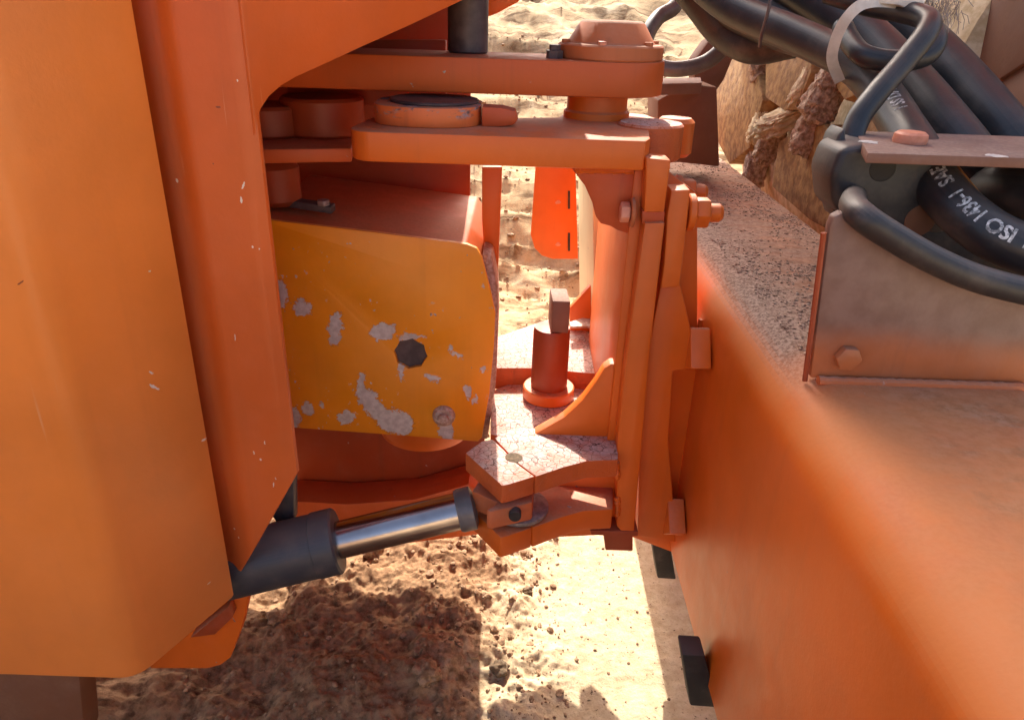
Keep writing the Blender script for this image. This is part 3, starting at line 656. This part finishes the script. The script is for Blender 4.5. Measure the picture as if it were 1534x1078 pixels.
# lower deck: block, pin with key and flange
ZD = P(768, 553, Y=1.78).z + 0.0
zb = P(765, 548, Y=1.66).z
dk = PZ(zb, [(742, 505), (820, 478), (895, 500), (900, 560), (800, 551), (739, 551)])
plate('deck_block', dk, (0, 0, -0.06), 'orange_cracked', rf, 0.003)
zf = P(822, 590, Y=1.55).z
pc = P(822, 578, Z=zf)
fl_ = lathe('pin_flange', (pc.x, pc.y, zf - 0.028), (0, 0, 1), cyl_prof(0.062, 0, 0.03, 0.003), 'orange', rf, 44)
ht = 0.155
pin = lathe('lower_pin', (pc.x, pc.y, zf), (0, 0, 1), [(0, 0), (0.043, 0), (0.044, 0.01), (0.043, ht - 0.008), (0.040, ht), (0, ht)], 'orange_inner_shade', rf, 40)
zk = zf + ht; kx = pc.x + 0.012
link('key_block', plate_bm([(kx - 0.016, pc.y - 0.035, zk), (kx + 0.024, pc.y - 0.035, zk), (kx + 0.02, pc.y + 0.05, zk), (kx - 0.02, pc.y + 0.05, zk)], (0, 0, 0.078), 0.003), 'brown_steel', pin)
zp = zf - 0.030
plate('base_deck', PZ(zp, [(736, 585), (800, 560), (905, 560), (900, 600), (860, 640), (800, 665), (735, 650)]), (0, 0, -0.035), 'orange_cracked', rf, 0.003)
# lug plates gripping the rod eye
ZU = 0.69
def lug(Z, th, matl):
    k = (Z - H) / (ZU - H)
    def q(pts): return [Vector((p.x, p.y, Z)) for p in PZ(ZU, pts)]
    capn = q([(697, 678), (722, 660), (738, 657), (756, 674), (770, 690), (801, 713), (762, 725), (752, 727), (742, 718)])
    pl = q([(740, 655), (772, 640), (860, 640), (926, 655), (926, 688), (880, 690), (845, 699), (803, 713), (772, 690), (758, 674)])
    cobj = plate('lug_cap', capn, (0, 0, -th), matl, rf, 0.003)
    plate('lug_plate', pl, (0, 0, -th), matl, rf, 0.003)
    return cobj
lc = lug(ZU, 0.042, 'orange_cracked')
pn = P(770, 685, Z=ZU)
lathe('lug_pin', (pn.x, pn.y, ZU - 0.03), (0, 0, 1), [(0, 0), (0.021, 0), (0.021, 0.028), (0.017, 0.0305), (0, 0.031)], 'dark_clod', rf, 20)
lathe('bore', P(746, 735, Z=ZU - 0.02) + Vector((0.001, 0.006, 0)), Vector((-0.75, -0.65, 0)), cyl_prof(0.011, -0.006, 0.002, 0.0005), 'black_rubber', lc, 16)
lathe('bore', P(705, 690, Z=ZU - 0.02), Vector((-0.75, -0.65, 0)), cyl_prof(0.010, -0.01, 0.006, 0.001), 'weld_rust', lc, 16)
ZV = 0.568
lug(ZV, 0.050, 'orange')
# rod eye and its clevis head belong to the cylinder
ec = Vector((pn.x, pn.y, 0))
zc = P(770, 765, Y=pn.y - 0.06).z
plate('clevis_head', [Vector((p.x, p.y, 0.630)) for p in PZ(0.630, [(706, 735), (745, 752), (728, 763), (735, 766), (798, 752), (800, 735), (760, 715), (720, 715)])], (0, 0, -0.044), 'clevis_paint', hcyl, 0.005)
lathe('rod_eye', (pn.x + 0.012, pn.y - 0.012, 0.573), (0, 0, 1), [(0, 0), (0.058, 0), (0.062, 0.006), (0.062, 0.012), (0.050, 0.016), (0, 0.016)], 'steel_grey', hcyl, 36)
c = P(772, 768, Y=1.12); lathe('grease_bore', Vector((c.x, 1.172, c.z - 0.035)), (0, -1, 0), cyl_prof(0.012, 0, 0.018, 0.001), 'black_rubber', hcyl, 16)
# lug inner web
plate('lug_web', PY(YH + 0.05, [(800, 735), (926, 700), (926, 800), (800, 806)]), (0, 0.03, 0), 'orange', rf, 0.002)
plate('post_foot', PY(YH - 0.002, [(884, 794), (956, 796), (956, 803), (948, 803), (948, 825), (907, 824), (905, 802), (886, 801)]), (0, 0.05, 0), 'orange_inner_shade', rf, 0.002)
# rubber stops under the beam
for Y_, pts in ((1.45, [(976, 808), (1003, 812), (1013, 868), (985, 866)]), (1.0, [(1022, 980), (1056, 982), (1076, 1060), (1034, 1057)])):
    plate('rubber_stop', PY(Y_, pts), (0, 0.05, 0), 'black_rubber', rf, 0.004)
# upright bracket standing on the beam
br = PY(0.975, [(1216, 562), (1244, 335), (1250, 324), (1262, 320), (1400, 378), (1540, 452), (1900, 620), (1900, 572), (1228, 566)])
br = [P(1214, 566, Y=0.975), P(1243, 340, Y=0.975), P(1249, 325, Y=0.975), P(1262, 318, Y=0.975), P(1330, 350, Y=0.975), P(1400, 388, Y=0.975), P(1540, 436, Y=0.975), Vector((1.2, 0.975, 1.10)), Vector((1.2, 0.975, ZT + 0.004))]
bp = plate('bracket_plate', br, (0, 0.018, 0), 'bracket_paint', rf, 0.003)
link('bolt_head', hexbolt_bm(P(1267, 533, Y=0.975), (0, -1, 0), 0.019, 0.014, 0.2), 'bracket_paint', bp)
link('weld_bead', tube_bm([Vector((x, 0.968, ZT + 0.001 + 0.0005 * math.sin(x * 310))) for x in np.linspace(P(1222, 572, Y=0.975).x, 0.75, 60)], lambda t: 0.0075 + 0.0005 * math.sin(t * 47) * math.sin(t * 190), 10), 'clevis_paint', rf)
link('weld_bead', tube_bm([p + Vector((-0.004, 0.004, 0)) for p in spline([P(1211, 572, Y=0.975), P(1226, 460, Y=0.975), P(1240, 350, Y=0.975)], 20)], 0.004, 8), 'orange_inner_shade', rf)
vs, fs, off = [], [], 0
def grit(n, x0, x1, y0, y1, zz, rmin, rmax):
    global off
    for i in range(n):
        y = y0 + (y1 - y0) * random.random() ** 1.5; x = random.uniform(x0, x1)
        if random.random() > min(1.0, (y - 0.9) / 0.35 + 0.06): continue
        if float(fbm(np.array([x]), np.array([y]), 7.0, 3)[0]) + random.uniform(-.35, .35) < -0.02: continue
        v, f = protos[i % 6]; r_ = rmin + (rmax - rmin) * random.random() ** 3
        vs.append(v * r_ * np.array((random.uniform(.7, 1.4), random.uniform(.7, 1.4), 0.7)) + (x, y, zz + r_ * 0.2)); fs.append(f + off); off += len(v)
grit(9500, XB + 0.07, 0.742, 1.0, 2.9, ZT, 0.0014, 0.0042)
g_ = link('grit_crust', np_mesh('grit_crust', np.concatenate(vs), np.concatenate(fs)), 'grit', rf, 0); g_['kind'] = 'stuff'
def weld(a, b, r=0.005, mat='orange'):
    n = 34; L_ = (b - a).length
    link('weld_bead', tube_bm([a.lerp(b, k / n) + Vector((random.uniform(-1, 1), random.uniform(-1, 1), random.uniform(-1, 1))) * r * 0.12 for k in range(n + 1)], lambda t: r * (0.9 + 0.18 * abs(math.sin(t * L_ / r * 0.9)) + 0.08 * math.sin(t * 31)), 8), mat, rf)
weld(P(800, 663, Y=YH + 0.058), P(922, 664, Y=YH + 0.058))
weld(P(965, 337, Y=YH + 0.047), P(927, 655, Y=YH + 0.047))
weld(P(924, 692, Y=YH + 0.0), P(925, 716, Y=YH + 0.0), 0.006)
weld(P(925, 745, Y=YH + 0.0), P(925, 772, Y=YH + 0.0), 0.006)
weld(P(862, 255, Y=YH + 0.048), P(950, 256, Y=YH + 0.048), 0.006)
weld(Vector((XB, 1.42, 0.37)), Vector((XB, 1.42, 0.93)), 0.008)
# column and ledge beyond the pin cap
plate('column', PY(2.35, [(985, 150), (1030, 126), (1074, 130), (1078, 250), (985, 240)]), (0, 0.2, 0), 'rusty_brown', rf, 0.006)
plate('ledge', PZ(P(1010, 120, Y=2.25).z, [(960, 118), (1050, 116), (1052, 124), (960, 126)]), (0, 0, -0.03), 'brown_steel', rf, 0.003)
plate('mast', PY(2.6, [(1040, 90), (1062, 60), (1110, 60), (1085, 120), (1068, 145), (1040, 145)]), (0, 0.1, 0), 'rusty_brown', rf, 0.01)
# brown guard plates behind the hoses
plate('guard_plate', PXX(1.02, [(1385, -60), (1620, -60), (1620, 40), (1476, 132), (1440, 165), (1330, 60)]), (0.03, 0, 0), 'rusty_brown', rf, 0.004)
plate('guard_plate', PXX(1.03, [(1622, 44), (1700, 300), (1560, 300), (1420, 200), (1478, 134)]), (0.03, 0, 0), 'rusty_brown', rf, 0.004)
# body of the rear half above the hoses; unseen above the view, placed and cut to shade the beam
box('shade_body_underside', (0.29, 1.6, 3.2), (0.86, 5.05, 3.6), 'orange', rf, 0.01)
box('shade_body_floor', (0.862, 1.6, 3.2), (2.6, 4.45, 3.6), 'orange', rf, 0.01)
box('shade_body_leg', (2.35, 3.4, 0.9), (2.55, 4.4, 3.195), 'orange', rf, 0.01)

# ================================================================== WHEEL beyond the beam
WX, WZ, WR = 1.97, 1.15, 1.15
wh = thing('wheel', (WX, 2.6, 0), 'big ochre dusty wheel with chunky mud-caked tread behind the beam', 'wheel')
lathe('tyre', (WX, 1.75, WZ), (0, 1, 0), [(0, 0), (0.6, 0), (0.9, 0.0), (1.03, 0.06), (1.06, 0.2), (1.07, 0.8), (1.06, 1.4), (1.03, 1.5), (0.6, 1.55), (0, 1.55)], 'sunlit_mud', wh, 72)
def on_tyre(px, py, r):
    d = ray(px, py); ox, oz = -WX, H - WZ
    a = d.x ** 2 + d.z ** 2; b_ = 2 * (ox * d.x + oz * d.z); c_ = ox ** 2 + oz ** 2 - r * r; D = b_ * b_ - 4 * a * c_
    if D < 0: return None
    t = (-b_ - math.sqrt(D)) / (2 * a); return Vector((0, 0, H)) + d * t
def tread_lug(pts):
    top = [on_tyre(x, y, WR) for x, y in pts]
    if any(p is None for p in top): return
    cen = sum(top, Vector()) / len(top); bm = bmesh.new()
    tv = [bm.verts.new(p) for p in top]; lowr = []
    for p in top:
        q = cen + (p - cen) * 1.07; rad_ = Vector((q.x - WX, 0, q.z - WZ)).normalized()
        lowr.append(bm.verts.new(Vector((WX, q.y, WZ)) + rad_ * 1.05))
    bm.faces.new(tv); bm.faces.new(lowr[::-1])
    for k in range(len(tv)): bm.faces.new([tv[k], lowr[k], lowr[(k + 1) % len(tv)], tv[(k + 1) % len(tv)]])
    bmesh.ops.recalc_face_normals(bm, faces=bm.faces); bevel(bm, 0.006, 2, 30)
    link('tread_lug', bm, 'ochre_tread', wh)
for pts in ([(1146, 60), (1160, 40), (1218, 62), (1214, 108), (1194, 160), (1174, 166), (1146, 146)],
            [(1068, 100), (1096, 82), (1132, 92), (1142, 150), (1122, 222), (1092, 246), (1058, 180)],
            [(1166, 212), (1192, 196), (1234, 186), (1266, 230), (1268, 360), (1212, 330), (1156, 280)],
            [(1238, 20), (1300, 20), (1310, 130), (1264, 150), (1238, 110)],
            [(1060, 40), (1120, 20), (1150, 30), (1138, 70), (1080, 84)]):
    tread_lug(pts)
def mud(px, py, w_, h_, ang, seed, r, mt='mud_clump'):
    c = on_tyre(px, py, r); v, f = rock_np(1.0, seed, 5, 0.06, 1.0)
    v = np.sign(v) * np.abs(v) ** 0.55
    n = pnoise(v[:, 0] * 2.2 + seed, v[:, 1] * 2.2, v[:, 2] * 4) + 0.6 * pnoise(v[:, 0] * 6 + seed, v[:, 1] * 6, v[:, 2] * 11) + 0.4 * pnoise(v[:, 0] * 13, v[:, 1] * 13 + seed, v[:, 2] * 24); v = v * (1 + 0.34 * n)[:, None]
    s = 0.5 * c.y * 1.05 / F
    v = v * (w_ * s, w_ * s * 0.8, h_ * s); ca, sa = math.cos(ang), math.sin(ang)
    v = np.stack([v[:, 0] * ca - v[:, 2] * sa, v[:, 1], v[:, 0] * sa + v[:, 2] * ca], 1)
    link('mud_clump', np_mesh('mud_clump', v + tuple(c), f), mt, wh, 80)
mud(1141, 82, 28, 66, 0.1, 21, WR); mud(1236, 145, 44, 70, -0.35, 22, WR); mud(1216, 190, 36, 76, -0.3, 23, WR); mud(1154, 212, 30, 64, -0.25, 24, WR - 0.02); mud(1132, 252, 30, 60, -0.1, 25, WR - 0.04); mud(1248, 118, 36, 40, -0.3, 26, WR)
mud(1172, 180, 70, 26, 0.5, 31, WR - 0.01, 'sunlit_mud'); mud(1208, 128, 26, 64, -0.4, 32, WR - 0.02, 'sunlit_mud'); mud(1142, 190, 30, 50, -0.3, 33, WR - 0.03, 'sunlit_mud')  # pale clumps added to imitate sunlit grooves between the lugs

# ================================================================== HOSES, TIES, CLAMP BAR
def hose(name, pts, r, mat, label, n=16, group='black hydraulic hoses'):
    path = spline(hp(*pts), 16)
    o = link(name, tube_bm(path, r, 22), mat, None, 50); tag(o, label, 'hose', group); return o, path
o_main, path_main = hose('hydraulic_hose', [(1000, -70, 1.95), (1090, 8, 1.8), (1190, 52, 1.65), (1272, 92, 1.52), (1318, 138, 1.42), (1352, 190, 1.31), (1378, 232, 1.22), (1408, 282, 1.13), (1455, 330, 1.07), (1515, 366, 1.03), (1640, 410, 1.0)], 0.0345, 'hose_rubber', 'black hose with white printed SAE and ISO lettering passing under the clamp bar')
hose('hydraulic_hose', [(1090, -80, 1.95), (1190, -20, 1.8), (1290, 50, 1.65), (1362, 125, 1.5), (1428, 205, 1.36), (1500, 300, 1.25), (1600, 420, 1.15)], 0.0445, 'hose_rubber', 'thick black hose, middle of three running under the clamp bar, left of the widest gap')
hose('hydraulic_hose', [(1150, -110, 2.0), (1270, -30, 1.85), (1370, 50, 1.68), (1440, 120, 1.54), (1512, 205, 1.40), (1600, 310, 1.3)], 0.0445, 'hose_rubber', 'thick black hose nearest the brown guard plates at the upper right corner')
hose('hydraulic_hose', [(990, -60, 2.15), (1075, -5, 2.0), (1160, 30, 1.85), (1260, 62, 1.72), (1330, 115, 1.58), (1380, 190, 1.45), (1440, 290, 1.32)], 0.058, 'hose_dusty', 'thickest dark hose at the underside of the hose bundle beside the ochre wheel')
hose('hydraulic_hose', [(1240, -10, 1.55), (1300, 8, 1.5), (1355, 18, 1.42), (1390, 30, 1.36), (1386, 52, 1.32), (1350, 98, 1.29), (1312, 142, 1.26), (1284, 182, 1.24), (1270, 235, 1.22), (1262, 300, 1.24)], 0.0185, 'hose_rubber', 'thin black hose crossing in front of the bundle and dropping left of the clamp bar')
hose('hydraulic_hose', [(1262, 40, 1.52), (1276, 66, 1.46), (1296, 84, 1.42), (1340, 92, 1.40), (1385, 84, 1.40), (1402, 60, 1.42), (1392, 38, 1.46)], 0.0185, 'hose_rubber', 'thin black hose curled into a knot around the bundle')
hose('hydraulic_hose', [(1280, 296, 1.12), (1278, 308, 1.02), (1292, 324, 0.955), (1330, 350, 0.947), (1400, 390, 0.945), (1480, 422, 0.945), (1620, 455, 0.945)], 0.0185, 'hose_dusty', 'thin dusty hose sagging across the top of the bracket plate')
hose('hydraulic_hose', [(1450, 340, 1.30), (1485, 292, 1.25), (1534, 285, 1.18), (1620, 300, 1.1)], 0.045, 'hose_rubber', 'rounded bulging black hose below the clamp bar at the right edge')
hose('hydraulic_hose', [(1120, -10, 2.1), (1100, 50, 2.1), (1060, 92, 2.1), (1010, 104, 2.1), (975, 92, 2.12), (968, 60, 2.15), (985, 28, 2.2), (1012, 8, 2.25), (1010, -30, 2.3)], 0.020, 'grey_hose', 'grey hose curled in a loop behind the pin cap')
hose('hydraulic_hose', [(1015, -40, 2.0), (1050, 5, 1.98), (1085, 48, 1.96), (1130, 70, 1.9), (1190, 60, 1.85)], 0.040, 'hose_dusty', 'short thick dark hose bend between the grey loop and the ochre wheel')
o, _ = hose('copper_pipe', [(1425, 240, 1.16), (1452, 274, 1.10), (1490, 318, 1.06), (1530, 350, 1.05)], 0.0032, 'copper', 'thin copper-coloured line beside the printed hose', group=None); o['category'] = 'pipe'
o, _ = hose('cord', [(1158, -20, 1.6), (1150, 20, 1.6), (1141, 52, 1.62), (1138, 70, 1.64)], 0.0035, 'steel_dark', 'thin dark cord hanging down in front of the hose bundle', group=None); o['category'] = 'cord'
# white print on the hose
def wrap_text(txt, path, r, s0, size, face, name):
    cu = bpy.data.curves.new('t', 'FONT'); cu.body = txt; cu.size = size; cu.resolution_u = 3; cu.offset = size * 0.030; cu.space_character = 1.0
    ob = bpy.data.objects.new('t', cu); C.objects.link(ob)
    me = bpy.data.meshes.new_from_object(ob.evaluated_get(bpy.context.evaluated_depsgraph_get())); bpy.data.objects.remove(ob)
    bm = bmesh.new(); bm.from_mesh(me); bmesh.ops.triangulate(bm, faces=bm.faces)
    bmesh.ops.subdivide_edges(bm, edges=[e for e in bm.edges if e.calc_length() > size * 0.12], cuts=2, use_grid_fill=False)
    ln = [0.0]
    for a, b in zip(path, path[1:]): ln.append(ln[-1] + (b - a).length)
    for v in bm.verts:
        s = s0 - v.co.x * 0.70; i = max(0, min(len(path) - 2, int(np.searchsorted(ln, s)) - 1)); t = (s - ln[i]) / (ln[i + 1] - ln[i])
        p = path[i].lerp(path[i + 1], t); T = (path[i + 1] - path[i]).normalized()
        n = (face - T * face.dot(T)).normalized(); up = T.cross(n)
        ang = (v.co.y - size * 0.33) / r
        v.co = p + (n * math.cos(ang) + up * math.sin(ang)) * (r + 0.0005)
    return bm, ln
def arc_at(path, px, py):
    best, s, ln = 1e9, 0, 0.0
    for a, b in zip(path, path[1:]):
        dd = ray(px, py).normalized(); q = a - Vector((0, 0, H)); dist = (q - dd * q.dot(dd)).length
        if dist < best: best, s = dist, ln
        ln += (b - a).length
    return s
fc = (Vector((0, 0, H)) - P(1440, 300, Y=1.1)).normalized()
fc = (fc + Vector((0.15, 0, 0.35))).normalized()
def letters(bm):
    seen = set(); n = 0
    for v in list(bm.verts):
        if v in seen: continue
        st = [v]; isl = []; seen.add(v)
        while st:
            q = st.pop(); isl.append(q)
            for e in q.link_edges:
                o_ = e.other_vert(q)
                if o_ not in seen: seen.add(o_); st.append(o_)
        ix = {q: k for k, q in enumerate(isl)}; fs_ = {f for q in isl for f in q.link_faces}
        me = bpy.data.meshes.new('printed_character'); me.from_pydata([q.co[:] for q in isl], [], [[ix[q] for q in f.verts] for f in fs_]); link('printed_character', me, 'print_white', o_main, 0)
    bm.free()
bm, _ = wrap_text('2SN  ISO 1436-1  SAE 100', path_main, 0.0345, arc_at(path_main, 1556, 380), 0.029, fc, 'x')
letters(bm)
bm, _ = wrap_text('1 SS DA', path_main, 0.0345, arc_at(path_main, 1352, 190), 0.028, fc, 'x')
letters(bm)
# cable tie: a flat translucent band round the bundle
def band(path, wdt, thk):
    bm = bmesh.new(); fr = sweep_frames(path); rows = []
    for p, (x, y, t) in zip(path, fr):
        n = (Vector((0, 0, H)) - p).normalized(); s = t.cross(n).normalized(); n = s.cross(t)
        rows.append([bm.verts.new(p + s * a * wdt / 2 + n * b_ * thk / 2) for a, b_ in ((-1, -1), (1, -1), (1, 1), (-1, 1))])
    for a, b_ in zip(rows, rows[1:]):
        for k in range(4): bm.faces.new([a[k], a[(k + 1) % 4], b_[(k + 1) % 4], b_[k]])
    bm.faces.new(rows[0][::-1]); bm.faces.new(rows[-1]); return bm
ct = thing('cable_tie', P(1250, 70, Y=1.45), 'pale grey plastic cable tie wrapped round the hose bundle', 'cable tie')
link('strap', band(spline(hp((1345, 4, 1.42), (1312, 2, 1.40), (1286, 10, 1.40), (1264, 34, 1.41), (1250, 66, 1.43), (1247, 92, 1.45), (1258, 122, 1.48)), 10), 0.019, 0.003), 'plastic_white', ct)
link('tie_head', plate_bm(PY(1.40, [(1308, -8), (1350, -10), (1390, -4), (1384, 8), (1366, 16), (1345, 8), (1310, 6)]), (0, 0.02, 0), 0.003), 'plastic_white', ct)
# frayed fibre tuft
bm = bmesh.new()
for k in range(150):
    s = P(random.uniform(1388, 1440), random.uniform(-20, 20), Y=1.52); d = Vector((random.uniform(-.03, .02), random.uniform(-.02, .02), random.uniform(-.05, -.005)))
    m = s + d * 0.5 + Vector((random.uniform(-.008, .008), 0, random.uniform(-.008, .008)))
    t = bmesh.ops; a = [bm.verts.new(q) for q in (s, m, s + d)]; b_ = [bm.verts.new(q + Vector((0.0012, 0, 0.0006))) for q in (s, m, s + d)]
    bm.faces.new([a[0], a[1], b_[1], b_[0]]); bm.faces.new([a[1], a[2], b_[2], b_[1]])
tag(link('rope_fibres', bm, 'fibre', None, 0), 'frayed pale rope fibres above the thick hoses', 'rope', kind='stuff')
# dark manifold block under the bar
mf = thing('valve_block', P(1290, 290, Y=1.14), 'dark grease-covered valve block under the left end of the clamp bar', 'valve block')
plate('body', PY(1.13, [(1246, 262), (1262, 222), (1300, 215), (1400, 235), (1430, 300), (1420, 352), (1330, 345), (1290, 330), (1262, 322), (1250, 312)]), (0, 0.10, 0), 'hose_dusty', mf, 0.012, seg=3)
lathe('port', P(1322, 252, Y=1.131), (0, -1, 0), cyl_prof(0.020, -0.02, 0.002, 0.001), 'black_rubber', mf, 24)
lathe('port', P(1378, 330, Y=1.131), (0, -1, 0), cyl_prof(0.024, -0.02, 0.002, 0.001), 'rusty_brown', mf, 24)
box('manifold_base', (0.63, 1.235, 1.022), (1.15, 1.40, 1.235), 'hose_dusty', mf, 0.01)
plate('side_lobe', PY(1.18, [(1240, 250), (1256, 205), (1268, 190), (1270, 310), (1254, 330), (1246, 300)]), (0, 0.06, 0), 'hose_dusty', mf, 0.01, seg=3)
# clamp bar
cb = thing('clamp_bar', P(1400, 215, Y=1.1), 'flat dusty brown steel clamp bar across the hoses with a pink bolt head', 'bar')
zt_ = P(1300, 229, Y=1.05).z
e0 = P(1281, 196, Z=zt_); e1 = P(1300, 229, Z=zt_)
plate('flat_bar', [Vector((e1.x, e1.y, zt_)), Vector((1.35, e1.y, zt_)), Vector((1.35, e0.y, zt_)), Vector((e0.x, e0.y, zt_))], (0, 0, -0.014), 'brown_steel', cb, 0.0015)
q = P(1362, 214, Z=zt_)
lathe('bolt_head', (q.x, q.y, zt_), (0, 0, 1), [(0, 0), (0.0235, 0), (0.0245, 0.004), (0.0235, 0.013), (0.019, 0.0165), (0, 0.017)], 'pink_primer', cb, 20)
for px_, py_, s in ((1302, 213, 0.013), (1500, 236, 0.012)):
    c = P(px_, py_, Z=zt_); v, f = rock_np(s, px_, 3, 0.5, 1.0)
    link('paint_flake', np_mesh('paint_flake', v * (1, 1, 0.08) + (c.x, max(c.y, e1.y + 0.008), zt_ + 0.0004), f), 'plastic_white', cb)

# ================================================================== PLANTS at the back
def tuft(px, py, Y, n, hgt, mat, label):
    c = P(px, py, Y=Y); z = float(ground_height(np.array([c.x]), np.array([c.y]))[0]); bm = bmesh.new()
    for k in range(n):
        a = random.uniform(0, 6.28); l = random.uniform(0.5, 1) * hgt; s = Vector((c.x + random.gauss(0, hgt * .25), c.y + random.gauss(0, hgt * .25), z))
        d = Vector((math.cos(a), math.sin(a), 0)); wv = Vector((-d.y, d.x, 0)) * hgt * 0.06
        m = s + d * l * 0.2 + Vector((0, 0, l * 0.65)); t = s + d * l * 0.5 + Vector((0, 0, l))
        v = [bm.verts.new(q) for q in (s - wv * .4, s + wv * .4, m + wv, m - wv, t)]
        bm.faces.new([v[0], v[1], v[2], v[3]]); bm.faces.new([v[3], v[2], v[4]])
    tag(link('weed', bm, mat, None, 0), label, 'plant')
tuft(966, 24, 7.2, 70, 0.13, 'leaf', 'small bright green weed on the bank behind the pin cap')
